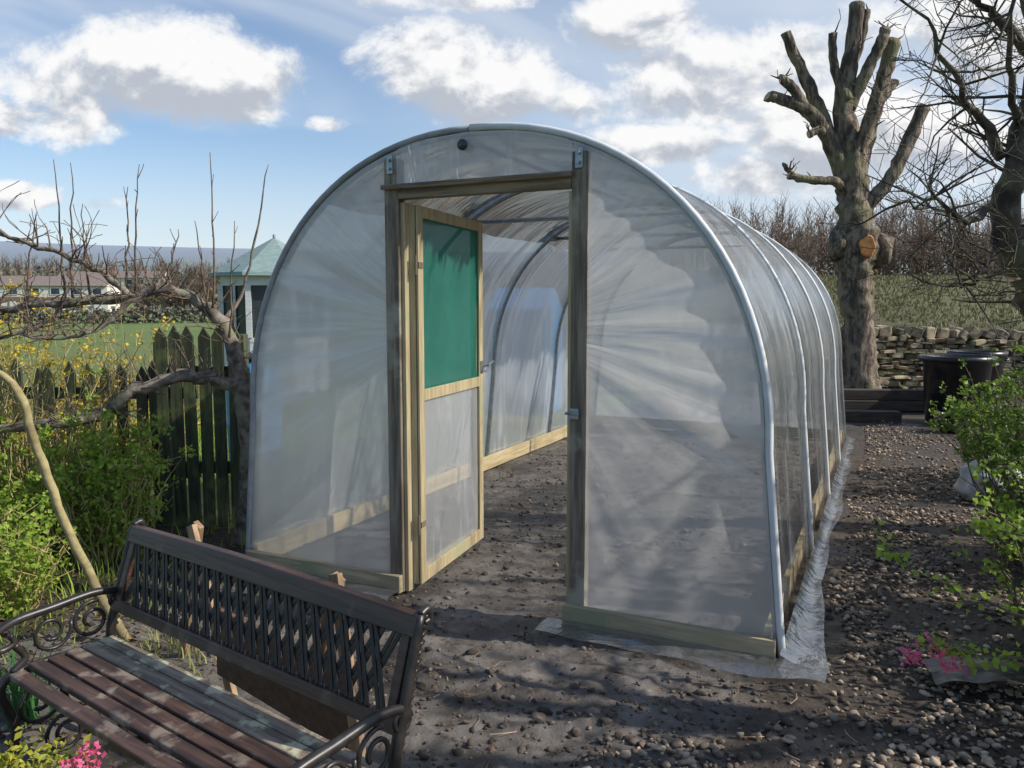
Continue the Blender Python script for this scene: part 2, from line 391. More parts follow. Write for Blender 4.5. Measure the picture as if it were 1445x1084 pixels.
P=prof(48,.021); mb=MB(); mb.tube([(u,-.004,z) for u,z in P[:33]],[.0165]*33,8); part(TUN,'hoop_tape',mb,WHITE,True)
mb=MB(); mb.tube([(u,-.004,z) for u,z in P[32:]],.0155,8); part(TUN,'hoop_tape',mb,GREYT,True)
for s in (1.5,3.0,4.5):
    P=[p for p in prof(48,.019)]; mb=MB(); mb.tube([(u,s+.02,z) for u,z in P[:36]],.014,8); part(TUN,'hoop_tape',mb,WHITE,True)
mb=MB(); mb.tube([(0,.0,H-.045),(0,LEN,H-.045)],.016,8); part(TUN,'ridge_pole',mb,STEEL,True)
mb=MB(); mb.tube([(-.03,-.035,H-.06),(-.03,.05,H-.06)],.026,10); part(TUN,'ridge_clamp',mb,mat('dark_cap',(.03,.03,.03),(.05,.05,.05),8,bump=.1,rough=.4),True)
for s in (1.5,3.,4.5):
    hw=umax(2.07); mb=MB(); mb.tube([(-hw,s+.05,2.07),(hw,s+.05,2.07)],.0155,8); mb.box((-hw+.02,s+.03,2.07),(.05,.05,.05)); part(TUN,'crop_bar',mb,STEEL,True)
mb=MB(); mb.tube([(-.75,.03,2.02),(-.35,.75,2.18),(0,1.4,2.26)],.012,8); part(TUN,'corner_brace',mb,STEEL,True)
PL,PR=(-.485,-.405),(.52,.595)
def ztop(u):
    lo_,hi_=Z0,H
    for _ in range(30):
        mid=(lo_+hi_)/2
        if umax(mid)>abs(u): lo_=mid
        else: hi_=mid
    return lo_
for a,b in (PL,PR):
    zt=ztop(max(abs(a),abs(b)))-.02; mb=MB(); mb.box(((a+b)/2,.015,zt/2),(b-a,.065,zt)); part(TUN,'door_post',mb,W_POST,bevel=.004)
    mb=MB(); sx=(b+.011) if a<0 else (a-.011); mb.box((sx,.03,1.005),(.022,.05,2.01)); part(TUN,'door_stop',mb,W_NEWZ,bevel=.002)
mb=MB(); mb.box(((PL[1]+PR[0])/2,.012,2.060),(PR[0]-PL[1]-.004,.06,.072)); mb.box(((PL[0]+PR[0])/2,-.035,2.082),(PR[0]-PL[0]+.01,.022,.024)); part(TUN,'door_header',mb,W_POSTX,bevel=.004)
for a,b in (PL,PR):
    mb=MB(); c=(a+b)/2; zt=ztop(max(abs(a),abs(b)))
    mb.box((c,-.024,zt-.05),(.035,.006,.09)); mb.tube([(c,-.03,zt-.03),(c,-.04,zt-.03)],.008,8); mb.tube([(c,-.03,zt-.07),(c,-.04,zt-.07)],.008,8)
    part(TUN,'bracket',mb,STEEL,bevel=.001)
mb=MB(); c=PR[0]; mb.box((c+.02,-.024,1.0),(.05,.006,.05)); mb.tube([(c-.02,-.03,1.0),(c+.05,-.03,1.0)],.006,8); mb.tube([(c+.0,-.03,1.0),(c+.0,-.06,1.01)],.005,6)
part(TUN,'bolt_latch',mb,STEEL,bevel=.001)
def board(name,a,b,m,zh=.11,th=.035):
    mb=MB(); a=Vector(a);b=Vector(b); mb.beam((a.x,a.y,zh/2+.003),(b.x,b.y,zh/2+.003),th,zh); return part(TUN,name,mb,m,bevel=.004)
board('base_board',(-W0+.01,-.035,0),(PL[1],-.035,0),W_NEWX,.092)
board('base_board',(PR[0]-.02,-.035,0),(W0-.005,-.035,0),W_NEWX,.092)
board('base_board',(-W0+.01,LEN+.02,0),(W0-.01,LEN+.02,0),W_NEWX)
board('base_board',(W0-.045,.0,0),(W0-.045,LEN,0),W_NEWY,.12,.03)
board('base_board',(-W0+.045,.0,0),(-W0+.045,LEN,0),W_NEWY,.12,.03)
PF_L=plastic('film_end_left','radial',-.45,1.38,.58,(.98,.985,.985),tlr=.62)
PF_R=plastic('film_end_right','radial',.56,1.38,.58,(.99,.975,.97),tlr=.62)
PF_T=plastic('film_top','drape',haze=.56,gloss=.35,colr=(.98,.98,.98))
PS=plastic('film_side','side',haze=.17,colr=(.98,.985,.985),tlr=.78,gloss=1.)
PS2=plastic('film_side_brightened','side',haze=.62,colr=(.98,.985,.985),tlr=.45,gloss=.4)  # same film, extra milkiness stands in for light on the left wall
PE=plastic('film_far_end','drape',haze=.5)
def wr(u,z,cx,cz):
    dx=abs(u-cx)+.28;dz=z-cz; r=math.hypot(dx,dz)+1e-4; a=math.atan2(dz,dx)
    return (.018*noise.noise((a*7,r*.8,cx*5))+.005*noise.noise((a*17,r*.6,cx*3)))*min(1,r*1.5)
def endpanel(name,sgn,u0,cx,m,s=-.006):
    zt=ztop(u0); mb=MB()
    def fn(i,j):
        z=.02+(zt-.02)*i; um=umax(z); u=u0+(um-u0)*j; e=min(j,1-j,i,1-i)*6; return (sgn*u,s+wr(sgn*u,z,cx,1.38)*min(1,e),z)
    mb.grid(fn,130,100); return part(TUN,name,mb,m,True)
endpanel('end_cover',-1,.41,-.45,PF_L); endpanel('end_cover',1,.525,.56,PF_R)
mb=MB(); z1=2.07
def fn(i,j):
    z=z1+(H-z1)*i; um=umax(z); a=max(-um,-.41); b=min(um,.525); u=a+(b-a)*j; return(u,-.022+.006*noise.noise((u*9,z*3,0)),z)
mb.grid(fn,16,60); part(TUN,'top_cover',mb,PF_T,True)
mb=MB()
def fn(i,j):
    z=.02+(H-.02)*i; um=umax(z); u=-um+2*um*j; return(u,LEN+.03,z)
mb.grid(fn,40,30); part(TUN,'far_end_cover',mb,PE,True)
P=prof(48,.02); n2=2*(len(P)-1)
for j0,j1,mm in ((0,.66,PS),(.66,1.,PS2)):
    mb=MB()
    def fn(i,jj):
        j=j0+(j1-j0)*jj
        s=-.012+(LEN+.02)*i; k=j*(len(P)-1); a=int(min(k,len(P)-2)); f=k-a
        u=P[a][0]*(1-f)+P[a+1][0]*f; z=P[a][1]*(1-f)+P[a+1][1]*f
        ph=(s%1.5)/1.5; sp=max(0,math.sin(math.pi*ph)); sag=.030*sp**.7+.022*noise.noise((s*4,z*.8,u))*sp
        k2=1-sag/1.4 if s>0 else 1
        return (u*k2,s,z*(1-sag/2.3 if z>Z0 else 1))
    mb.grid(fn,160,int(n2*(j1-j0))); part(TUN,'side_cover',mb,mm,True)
PK=plastic('film_skirt','drape',haze=.45,colr=(.26,.26,.26),tlr=.3,gloss=.4)
def skirt(fn,a,b):
    mb=MB(); mb.grid(fn,a,b); part(TUN,'film_skirt',mb,PK,True)
def sk1(i,j):
    s=-.10+6.15*i; wd=.09+.05*noise.noise((s*1.3,0,2))+.09*max(0,1-s/1.0); u=W0+.02+wd*j
    return (u,s,.022+.014*noise.noise((s*3,u*5,0))*j+.04*(1-j)**3)
skirt(sk1,200,12)
def sk2(i,j):
    u=.43+1.24*i; wd=.16+.10*noise.noise((u*2.2,4,2))+.04*i; s=-.056-wd*j
    return (u,s,.026+.02*noise.noise((u*5,s*6,0))*j)
skirt(sk2,80,12)
def sk3(i,j):
    u=-1.5+1.1*i; s=-.056-(.05+.08*i+.05*noise.noise((u*3,1,1)))*j; return (u,s,.026+.02*noise.noise((u*6,s*7,0))*j)
skirt(sk3,50,8)
# door
DW=.90; DH0,DH1=.03,2.0
GREEN,t=newmat('green_netting'); v=coords(t,(1,1,1)); n=t.noise(v,3.,4)
wx=t.N('ShaderNodeTexWave'); wx.inputs['Scale'].default_value=70; t.l.new(v,wx.inputs['Vector']); wx.bands_direction='X'
wz=t.N('ShaderNodeTexWave'); wz.inputs['Scale'].default_value=70; t.l.new(v,wz.inputs['Vector']); wz.bands_direction='Z'
cl=t.mixc(t.MR(n,.3,.7),(.016,.21,.15),(.03,.28,.20)); cl=t.mixc(t.M('MULTIPLY',wx.outputs[1],wz.outputs[1]),cl,(.006,.11,.08))
pp=princ(t,cl,.6); tl=t.N('ShaderNodeBsdfTranslucent'); t.l.new(cl,tl.inputs[0]); tp=t.N('ShaderNodeBsdfTransparent')
out(t,t.mixs(.12,t.mixs(.3,pp,tl.outputs[0]),tp.outputs[0]))
mb=MB(); fw=.065
mb.box((fw/2,0,(DH0+DH1)/2),(fw,.04,DH1-DH0)); mb.box((DW-fw/2,0,(DH0+DH1)/2),(fw,.04,DH1-DH0))
for zc,hh in ((DH1-.03,.06),(1.03,.065),(DH0+.035,.07)): mb.box((DW/2,0,zc),(DW-2*fw-.002,.036,hh))
door=part(TUN,'door',mb,W_NEWZ,bevel=.003); door.location=(-.372,.05,0); door.rotation_euler=(0,0,math.radians(96))
door["label"]="pale timber door with green netting above clear film"
PD=plastic('film_door','drape',haze=.62,colr=(.90,.89,.88),gloss=.5)
def dpart(name,mb,m,**k):
    o=mk(name,mb,m,**k); o.parent=door; return o
mb=MB(); mb.grid(lambda i,j:(.04+(DW-.08)*i,-.022+.004*math.sin(i*7+j*4),1.05+(DH1-.03-1.05)*j),12,12); dpart('netting_panel',mb,GREEN,sm=True)
mb=MB(); mb.grid(lambda i,j:(.04+(DW-.08)*i,-.023,.06+(1.0-.06)*j),4,4); dpart('film_panel',mb,PD)
mb=MB(); y_=-.032
mb.box((.03,y_,(DH0+DH1)/2),(.06,.012,DH1-DH0)); mb.box((DW-.03,y_,(DH0+DH1)/2),(.06,.012,DH1-DH0))
for zc,hh in ((DH1-.03,.06),(1.03,.06),(DH0+.035,.07)): mb.box((DW/2,y_,zc),(DW-.118,.0116,hh))
dpart('batten',mb,W_NEWZ,bevel=.002)
mb=MB(); mb.box((DW-.03,-.042,1.12),(.04,.006,.07)); mb.tube([(DW-.03,-.047,1.12),(DW-.03,-.087,1.13),(DW+.04,-.09,1.15)],.006,8); mb.tube([(DW-.04,-.047,1.09),(DW+.03,-.047,1.09)],.006,8); dpart('latch',mb,STEEL)
for zc in (.35,1.7):
    mb=MB(); mb.tube([(-.008,-.03,zc-.05),(-.008,-.03,zc+.05)],.006,8); mb.box((.025,-.040,zc),(.05,.004,.03)); dpart('hinge',mb,W_POST)
# ------------------------------------------------------------ bench
BL=1.36; SZ=.365
BE=thing('garden_bench','dark brown garden bench with lattice back and cast iron ends','bench',(-1.38,2.63,0),math.radians(-36.4))
def backp(z): return .10*(z-.42)/.31
ys=[-.305,-.250,-.195,-.140,-.085,-.030]
mb=MB(); rg=random.Random(3)
for k,y in enumerate(ys):
    if k>=4: continue
    Mr=Matrix.Rotation(rg.gauss(0,.012),3,'X')@Matrix.Rotation(rg.gauss(0,.002),3,'Z')
    mb.box((BL/2,y,SZ+(.002 if k%2 else 0)-(.012 if k==0 else 0)),(BL-.05,.045,.022),Mr)
mb.box((BL/2,-.17,SZ-.022),(.03,.3,.02))
part(BE,'seat',mb,BSEAT,bevel=.005)
for k in (4,5):
    mb=MB(); mb.box((BL/2,ys[k],SZ+.002),(BL-.05,.050,.024)); part(BE,'seat_slat',mb,BWORN,bevel=.004,label='weathered tan seat slat with pale lichen')
mb=MB(); N_=24
for z,hh in ((.708,.052),(.478,.034)):
    b0=len(mb.v)
    for i in range(N_+1):
        x=BL*(.0+1.0*i/N_); ar=(.008*math.sin(math.pi*i/N_) if z>.6 else 0)
        y=backp(z)
        for dy,dz_ in ((-.014,-hh/2),(.014,-hh/2),(.014,hh/2+ar),(-.014,hh/2+ar)):
            mb.v.append((x,y+dy+.1/.31*dz_,z+dz_))
    for i in range(N_):
        for k in range(4): a=b0+i*4+k; c=b0+i*4+(k+1)%4; mb.f.append((a,a+4,c+4,c))
    mb.f.append((b0,b0+1,b0+2,b0+3)); mb.f.append(tuple(b0+N_*4+k for k in (3,2,1,0)))
for xx in (.03,BL-.03): mb.beam((xx,backp(.48),.48),(xx,backp(.70),.70),.03,.02,up=(0,1,0))
part(BE,'backrest',mb,BWOOD,bevel=.004)
mb=MB(); zb,zt_=.495,.683; hgt=zt_-zb; x0=.045; x1=BL-.045
def lat(xa,za,xb,zb_,dy):
    if xa<x0-.001 or xb<x0-.001 or xa>x1+.001 or xb>x1+.001: return
    mb.beam((xa,backp(za)+dy,za),(xb,backp(zb_)+dy,zb_),.005,.0125,up=(0,0,1) if False else (0,1,0))
step=(x1-x0)/22
def flat(xa,za,xb,zb_,dy):
    if xa<x0-.001 or xb<x0-.001 or xa>x1+.001 or xb>x1+.001: return
    a=Vector((xa,backp(za)+dy,za)); b=Vector((xb,backp(zb_)+dy,zb_)); mb.beam(a,b,.013,.006,up=(0,1,0))
for i in range(-3,26):
    for sg in (1,-1):
        xa=x0+i*step+(.0 if sg>0 else step*.5); xb=xa+sg*step*1.5
        flat(xa,zb,xb,zt_,.003*sg); flat(xa+.018,zb,xb+.018,zt_,.003*sg)
part(BE,'lattice_panel',mb,IRON,bevel=.0015)
def spiral(cx,cz,r0,r1,a0,turns,n=26):
    return [(cx+(r0+(r1-r0)*i/n)*math.cos(a0+turns*2*math.pi*i/n),cz+(r0+(r1-r0)*i/n)*math.sin(a0+turns*2*math.pi*i/n)) for i in range(n+1)]
for xe in (.0,BL):
    mb=MB(); fl=lambda pts:[(xe,p[0],p[1]) for p in pts]
    p,r=smooth(fl([(.02,0),(.05,.2),(-.0,.36),(.04,.53),(.098,.735)]),[.019,.016,.017,.015,.012],5); mb.tube(p,r,8)
    p,r=smooth(fl([(.098,.735),(.125,.742),(.13,.715),(.11,.71)]),[.011,.011,.010,.008],5); mb.tube(p,r,8)
    p,r=smooth(fl([(-.35,0),(-.31,.17),(-.33,.34),(-.0,.345)]),[.018,.015,.016,.014],5); mb.tube(p,r,8)
    p,r=smooth(fl([(.03,.52),(-.05,.535),(-.18,.525),(-.30,.515),(-.36,.48),(-.345,.435),(-.30,.445),(-.31,.475)]),[.012,.014,.015,.014,.012,.011,.010,.009],6); mb.tube(p,r,8)
    p,r=smooth(fl([(-.31,.355),(-.27,.39),(-.30,.44)]),[.013,.012,.011],5); mb.tube(p,r,8)
    for (cx,cz,r0,a0,tn) in ((-.06,.445,.065,1.2,1.4),(-.19,.445,.065,.3,-1.4),(-.08,.23,.085,2.,1.5),(-.24,.23,.08,1.,-1.5),(.03,.49,.03,0.,1.4),(-.16,.09,.07,1.5,1.5)):
        mb.tube(fl(spiral(cx,cz,r0,.022,a0,tn)),.0068,6)
    for k in range(16):
        q=k/15; z=.40+.32*q; y=backp(z)+.0; mb.tube([(xe,y+.012,z),(xe,y+.034,z+.008)],[.008,.005],6)
    part(BE,'end_frame',mb,IRON,True)
RB=mat('raw_board',(.44,.29,.17),(.28,.17,.09),6,(6,6,.6),.75,.3,.004)
RB2=mat('brown_board',(.17,.095,.055),(.10,.06,.038),6,(.6,6,6),.6,.3,.004)
F=thing('wooden_trestle','small wooden trestle with brown board standing behind the bench','trestle',(-.9,2.65,0))
for a,b in (((-1.24,3.0,.65),(-1.02,2.80,0)),((-.555,2.42,.66),(-.44,2.25,0)),((-1.22,3.02,.65),(-1.42,3.3,0)),((-.55,2.45,.64),(-.75,2.75,0))):
    mb=MB(); mb.beam(a,b,.045,.022,up=(.5,.7,0)); part(F,'leg',mb,RB,bevel=.003,world=True)
mb=MB(); mb.beam((-1.10,2.86,.25),(-.50,2.33,.25),.02,.26); part(F,'board',mb,RB2,bevel=.003,world=True)
# ------------------------------------------------------------ trees
def grow(mb,p,d,length,rad,depth,rg,curl=.25,up=.1,nch=3,minr=.0022):
    p=Vector(p); d=Vector(d).normalized(); n=max(3,int(length/.12)); n=min(n,9); pts=[p.copy()]; rs=[rad]
    for i in range(n):
        d=(d+Vector((rg.gauss(0,curl),rg.gauss(0,curl),rg.gauss(0,curl)+up))*.5).normalized()
        p=p+d*length/n; pts.append(p.copy()); rs.append(max(minr,rad*(1-.65*(i+1)/n)))
    mb.tube(pts,rs,6 if rad>.02 else 4,rough=.25 if rad>.02 else 0,cap=rad>.01)
    if depth<=0: return
    for k in range(nch):
        i=rg.randint(max(1,n//3),n); q=pts[i]; ax=Vector((rg.gauss(0,1),rg.gauss(0,1),rg.gauss(0,.6)+.3)).normalized()
        nd=(d*.8+ax*.9).normalized(); grow(mb,q,nd,length*rg.uniform(.5,.75),rs[i]*.62,depth-1,rg,curl,up,nch,minr)
PT=thing('pollarded_tree','large pollarded tree with bare sawn limbs by the stone wall','tree',(5.66,12.9,0))
mb=MB(); Y=12.9
p,r=smooth([(5.70,Y,-.1),(5.67,Y,.25),(5.60,Y,1.2),(5.52,Y,2.0),(5.54,Y,2.45),(5.48,Y,2.95),(5.40,Y,3.6),(5.36,Y,4.1)],[.40,.29,.24,.27,.34,.26,.235,.20],10); mb.tube(p,r,40,rough=.30)
for c,rad in (((5.20,Y-.1,2.45),.17),((5.88,Y-.1,2.35),.20),((5.5,Y-.24,2.1),.13),((5.72,Y-.1,1.7),.09)):
    mb.tube([Vector(c)+Vector((0,.15,-.25)),Vector(c)+Vector((0,.05,-.12)),c,Vector(c)+Vector((0,.05,.15)),Vector(c)+Vector((0,.2,.28))],[rad*.3,rad*.85,rad,rad*.8,rad*.25],14,rough=.5)
part(PT,'trunk',mb,BARK,True,world=True)
limbs=[([(5.38,0,4.0),(5.30,.1,4.7),(5.40,.1,5.5),(5.45,.1,6.2)],[.26,.19,.16,.14]),
([(5.42,0,3.3),(5.0,-.1,4.1),(4.62,-.2,4.5),(4.25,-.2,4.66),(4.0,-.2,4.72)],[.20,.15,.13,.11,.10]),
([(4.62,-.2,4.48),(4.35,-.25,4.85),(4.17,-.25,4.96)],[.11,.10,.09]),
([(5.1,0,4.0),(4.92,.2,4.7),(4.60,.2,5.3),(4.38,.2,5.8)],[.17,.13,.11,.10]),
([(5.45,0,3.2),(5.1,-.2,3.42),(4.7,-.3,3.42),(4.33,-.3,3.50)],[.13,.09,.08,.07]),
([(4.5,-.3,3.42),(4.32,-.3,3.58),(4.26,-.3,3.68)],[.06,.05,.04]),
([(5.50,0,3.5),(5.72,.1,4.3),(5.90,.1,5.0),(6.05,.1,5.65)],[.2,.16,.15,.14]),
([(5.85,.1,4.7),(6.05,.2,4.95),(6.15,.25,5.05)],[.12,.11,.10]),
([(5.62,0,3.0),(5.98,-.1,3.45),(6.25,-.1,4.0),(6.48,-.1,4.58)],[.18,.14,.13,.125]),
([(5.38,.1,4.6),(5.58,0,5.1),(5.75,-.1,5.5),(5.82,-.1,5.75)],[.14,.12,.11,.1]),
([(5.33,0,4.7),(5.15,.1,5.2),(5.08,.1,5.75)],[.12,.09,.08]),
([(5.4,.1,5.2),(5.55,.1,5.7),(5.6,.1,6.1)],[.09,.08,.07]),
([(5.45,-.1,3.9),(5.62,-.25,4.4),(5.66,-.3,4.75)],[.13,.10,.09]),
([(4.95,-.1,4.15),(4.80,-.25,4.2),(4.62,-.3,4.12)],[.09,.075,.07])]
mb=MB(); ends=[]
for pts,rd in limbs:
    pts=[(a-.03,Y+b,c) for a,b,c in pts]; rd=[q*.78 for q in rd]; p,r=smooth(pts,rd,6,.005); r[-1]*=1.12; r[-2]*=1.06; mb.tube(p,r,16,rough=.26)
    dd=(p[-1]-p[-2]).normalized(); mc=MB(); mc.tube([p[-1],p[-1]+dd*.012],r[-1]*.85,10); ends.append(mc)
rg=random.Random(11)
for pts,rd in limbs:
    for _ in range(3):
        q=Vector(pts[rg.randint(1,len(pts)-1)]); q.y+=Y; grow(mb,q,(rg.gauss(0,1),rg.gauss(0,1),.6),rg.uniform(.08,.25),.02,1,rg,nch=1,minr=.006)
part(PT,'crown',mb,BARK,True,world=True)
for mc in ends: part(PT,'sawn_end',mc,CUT2,world=True)
cd=Vector((-.30,-.93,.12)).normalized(); mc2=MB(); c=Vector((5.56,Y-.33,2.40)); sx_=cd.cross(Vector((0,0,1))).normalized()
for lay,(o_,k_) in enumerate(((-.08,1.05),(.03,1.),(.05,.93))):
    for k in range(20):
        a=k/20*6.283; rr_=.14*k_*(1+.28*noise.noise((math.cos(a)*1.3,math.sin(a)*1.3,2))); mc2.v.append(tuple(c+cd*o_+sx_*rr_*.85*math.cos(a)+Vector((0,0,rr_*1.15*math.sin(a)))))
for lay in range(2):
    for k in range(20): a=lay*20+k; b=lay*20+(k+1)%20; mc2.f.append((a,b,b+20,a+20))
mc2.f.append(tuple(40+k for k in range(20)))
part(PT,'cut_face',mc2,CUT,world=True,label='fresh orange sawn limb scar')
AT=thing('apple_tree','low trained apple tree with long bare side branches and upright shoots','tree',(-1.69,4.95,0))
mb=MB(); Y=4.95
p,r=smooth([(-1.69,Y,-.05),(-1.66,Y,.3),(-1.65,Y,.6),(-1.69,Y,1.02)],[.095,.075,.068,.062],5,.004); mb.tube(p,r,14,rough=.3)
part(AT,'trunk',mb,BARK2,True,world=True)
mb=MB(); tw=MB(); rg=random.Random(21)
arms=[([(-1.69,0,1.0),(-1.75,-.03,1.30),(-1.87,-.05,1.47),(-2.09,-.1,1.59),(-2.37,-.12,1.54),(-2.72,-.15,1.51),(-3.2,-.2,1.46),(-3.7,-.2,1.5)],[.058,.044,.038,.034,.030,.026,.02,.012]),
([(-1.69,0,.98),(-1.85,-.12,1.05),(-2.05,-.2,1.06),(-2.28,-.25,.97),(-2.45,-.25,.86),(-2.65,-.3,.80),(-3.2,-.3,.76),(-3.7,-.3,.8)],[.05,.042,.038,.036,.034,.03,.024,.014]),
([(-2.3,-.12,1.55),(-2.47,-.15,1.70),(-2.62,-.2,1.78),(-2.9,-.25,1.88),(-3.08,-.25,2.0)],[.022,.018,.016,.013,.008]),
([(-1.78,0,1.42),(-1.70,.05,1.55),(-1.60,.05,1.9),(-1.5,.05,2.36)],[.014,.010,.007,.003]),
([(-2.7,-.15,1.51),(-2.85,-.2,1.35),(-3.1,-.3,1.3)],[.016,.012,.007]),
([(-2.2,-.15,1.57),(-2.4,-.3,1.38),(-2.6,-.35,1.30),(-2.8,-.4,1.33)],[.016,.012,.009,.005])]
for ai,(pts,rd) in enumerate(arms):
    pts=[(a,Y+b,c) for a,b,c in pts]; p,r=smooth(pts,rd,5,.008 if ai!=3 else .003,rg); mb.tube(p,r,9,rough=.3)
    if ai==3: continue
    for q in p[3:]:
        for _ in range(3):
            if rg.random()<.75: grow(tw,q,(rg.gauss(0,.8),rg.gauss(0,.8),rg.uniform(-.2,1.2)),rg.uniform(.08,.30),.006,1,rg,.35,.1,2,.002)
for a,b in (((-2.70,1.54),(-2.73,2.36)),((-2.66,1.54),(-2.62,2.34)),((-2.28,1.58),(-2.22,2.33)),((-2.33,1.58),(-2.30,2.2)),((-1.80,1.48),(-1.79,2.40)),((-1.85,1.48),(-1.90,2.0)),((-2.55,1.5),(-2.58,2.1)),((-2.95,1.5),(-2.85,2.05)),((-3.1,1.48),(-3.2,2.1)),((-1.72,1.3),(-1.66,2.0)),((-2.1,1.6),(-2.0,1.95))):
    n=9; pts=[(a[0]+(b[0]-a[0])*i/n+rg.gauss(0,.006),Y-.12+rg.gauss(0,.006),a[1]+(b[1]-a[1])*i/n) for i in range(n+1)]
    tw.tube(pts,[.008-.0055*i/n for i in range(n+1)],5)
    for q in pts[1:-1]:
        if rg.random()<.6: grow(tw,q,(rg.gauss(0,.6),rg.gauss(0,.6),1.2),rg.uniform(.03,.10),.0035,0,rg,minr=.002)
part(AT,'branch',mb,BARK2,True,world=True); part(AT,'twigs',tw,TWIG,True,world=True)
mb=MB(); p,r=smooth([(-1.73,3.45,-.03),(-1.86,3.42,.28),(-1.97,3.41,.56),(-2.05,3.38,.88),(-2.10,3.36,1.13),(-2.25,3.35,1.26)],[.022,.020,.019,.019,.018,.014],5,.003); mb.tube(p,r,9,rough=.2)
solo('wooden_pole',mb,mat('pole_bark',(.40,.33,.15),(.22,.17,.08),14,rough=.8,bump=.4),'crooked yellowish bare pole leaning among the shrubs','pole',sm=True)
def baretree(loc,main,sub,seed,label,depth=3,bm_=BARK,ms_=1.,tl=1.,cnt=2,tr=.009):
    T=thing('fruit_tree',label,'tree',loc); rg=random.Random(seed); mb=MB(); p,r=smooth(main[0],[q*ms_ for q in main[1]],5,.01,rg); mb.tube(p,r,14,rough=.35); part(T,'trunk',mb,bm_,True,world=True)
    mb=MB()
    for pts,rd in sub:
        q,r2=smooth(pts,[a*ms_ for a in rd],4,.016,rg); mb.tube(q,r2,8,rough=.3)
        for z in q[2:]:
            for _ in range(cnt): 
                if rg.random()<.8: grow(mb,z,(rg.gauss(-.2,1),rg.gauss(0,.8),rg.gauss(.3,.7)),rg.uniform(.25,.6)*tl,tr,depth-1,rg,.38,.05,3,.002)
    for z in p[len(p)//3:]:
        if rg.random()<.9: grow(mb,z,(rg.gauss(-.5,1),rg.gauss(0,.8),rg.gauss(.3,.7)),rg.uniform(.3,.7)*tl,.013,depth-1,rg,.38,.05,3,.002)
    part(T,'crown',mb,bm_,True,world=True); return T
baretree((3.8,5.1,0),([(3.8,5.1,-.05),(3.66,5.1,.7),(3.42,5.05,1.35),(3.18,5.0,1.75),(3.06,5.0,2.05),(3.13,5.0,2.45),(3.22,5.0,3.0),(3.18,5.0,3.7)],[.17,.14,.13,.12,.10,.085,.08,.06]),
 [([(3.02,5,2.4),(2.85,4.95,2.62),(2.68,4.9,2.8),(2.42,4.8,3.15)],[.045,.033,.022,.01]),
  ([(2.97,5,2.1),(2.75,4.9,2.02),(2.55,4.85,2.10),(2.36,4.8,2.12)],[.03,.02,.013,.006]),
  ([(3.18,5,2.9),(2.95,4.9,3.15),(2.75,4.8,3.25),(2.5,4.7,3.55)],[.045,.033,.02,.01]),
  ([(3.05,5,1.9),(2.85,4.85,1.7),(2.7,4.8,1.6)],[.025,.015,.006]),
  ([(3.1,5,2.6),(2.9,4.8,2.9),(2.85,4.7,3.4)],[.03,.02,.01]),
  ([(3.2,5,2.8),(3.5,5.1,3.1),(3.9,5.2,3.5)],[.06,.045,.02]),
  ([(3.42,5.05,1.35),(3.75,4.9,1.9),(3.9,4.8,2.7),(3.8,4.7,3.4)],[.09,.07,.05,.02]),
  ([(3.15,5,3.2),(3.0,5,3.6),(2.8,4.9,4.0)],[.05,.03,.01])],31,'gnarled bare fruit tree with tangled twigs beside the path',3,TWIGD,.85)
OT=[([(4.4,1.1,-.05),(4.38,1.1,.7),(4.3,1.1,1.5),(4.35,1.1,2.4),(4.3,1.1,3.2)],[.13,.11,.10,.08,.05]),
 [([(4.3,1.1,1.5),(3.9,1.3,2.2),(3.6,1.5,2.9)],[.07,.05,.02]),([(4.35,1.1,1.9),(4.0,.8,2.6),(3.7,.7,3.3)],[.06,.04,.02]),
  ([(4.3,1.1,2.5),(4.7,1.3,3.0),(5.,1.4,3.5)],[.05,.03,.01])]]
def shift(l,dx,dy,k): return [(dx+(a-4.4)*k,dy+(b-1.1)*k,c*k) for a,b,c in l]
for (dx,dy,k,sd) in ((2.9,1.6,.92,41),(3.7,2.2,.95,45),(4.6,3.2,1.05,44),(6.2,3.0,1.25,42)):
    baretree((dx,dy,0),(shift(OT[0][0],dx,dy,k),[q*k for q in OT[0][1]]),[(shift(a,dx,dy,k),[q*k for q in b]) for a,b in OT[1]],sd,'bare fruit tree standing at the edge of the path',2,TWIGD,1.,1.3,1,.016)
# ------------------------------------------------------------ shrubs
def shrub(name,label,base,rx,ry,h,stems,leaves,ls,lm,seed,stemr=.006,spread=1.,cat='shrub',tm=TWIG,per=7):
    rg=random.Random(seed); T=thing(name,label,cat,(base[0],base[1],0)); ms=MB(); ml=MB(); pts_all=[]
    for i in range(stems):
        a=rg.uniform(0,6.283); k=math.sqrt(rg.random())
        b=Vector((base[0]+rx*.45*math.cos(a)*k,base[1]+ry*.45*math.sin(a)*k,-.02))
        e=Vector((base[0]+rx*k*math.cos(a)*spread,base[1]+ry*k*math.sin(a)*spread,h*(1-.4*k*k)*rg.uniform(.6,1.15)))
        mid=(b+e)/2+Vector((rg.gauss(0,.06),rg.gauss(0,.06),h*.1)); p,r=smooth([b,mid,e],[stemr,stemr*.7,stemr*.3],5,.012,rg); ms.tube(p,r,4,cap=False)
        pts_all+=p[1:]
        for q in p[3::2]:
            d=Vector((rg.gauss(0,1),rg.gauss(0,1),rg.uniform(.3,1.6))).normalized()*rg.uniform(.06,.2)
            ms.tube([q,q+d*.5,q+d],[stemr*.4,stemr*.35,stemr*.2],3,cap=False); pts_all+=[q+d*.5,q+d,q+d]
    cl=[rg.choice(pts_all) for _ in range(max(1,leaves//per))]
    for i in range(leaves):
        q=rg.choice(cl); s_=.020 if ls<.04 else .04; ml.leaf(q+Vector((rg.gauss(0,s_),rg.gauss(0,s_),rg.gauss(0,s_))),ls,rg,asp=.75)
    part(T,'stems',ms,tm,world=True); part(T,'foliage',ml,lm,world=True); return T
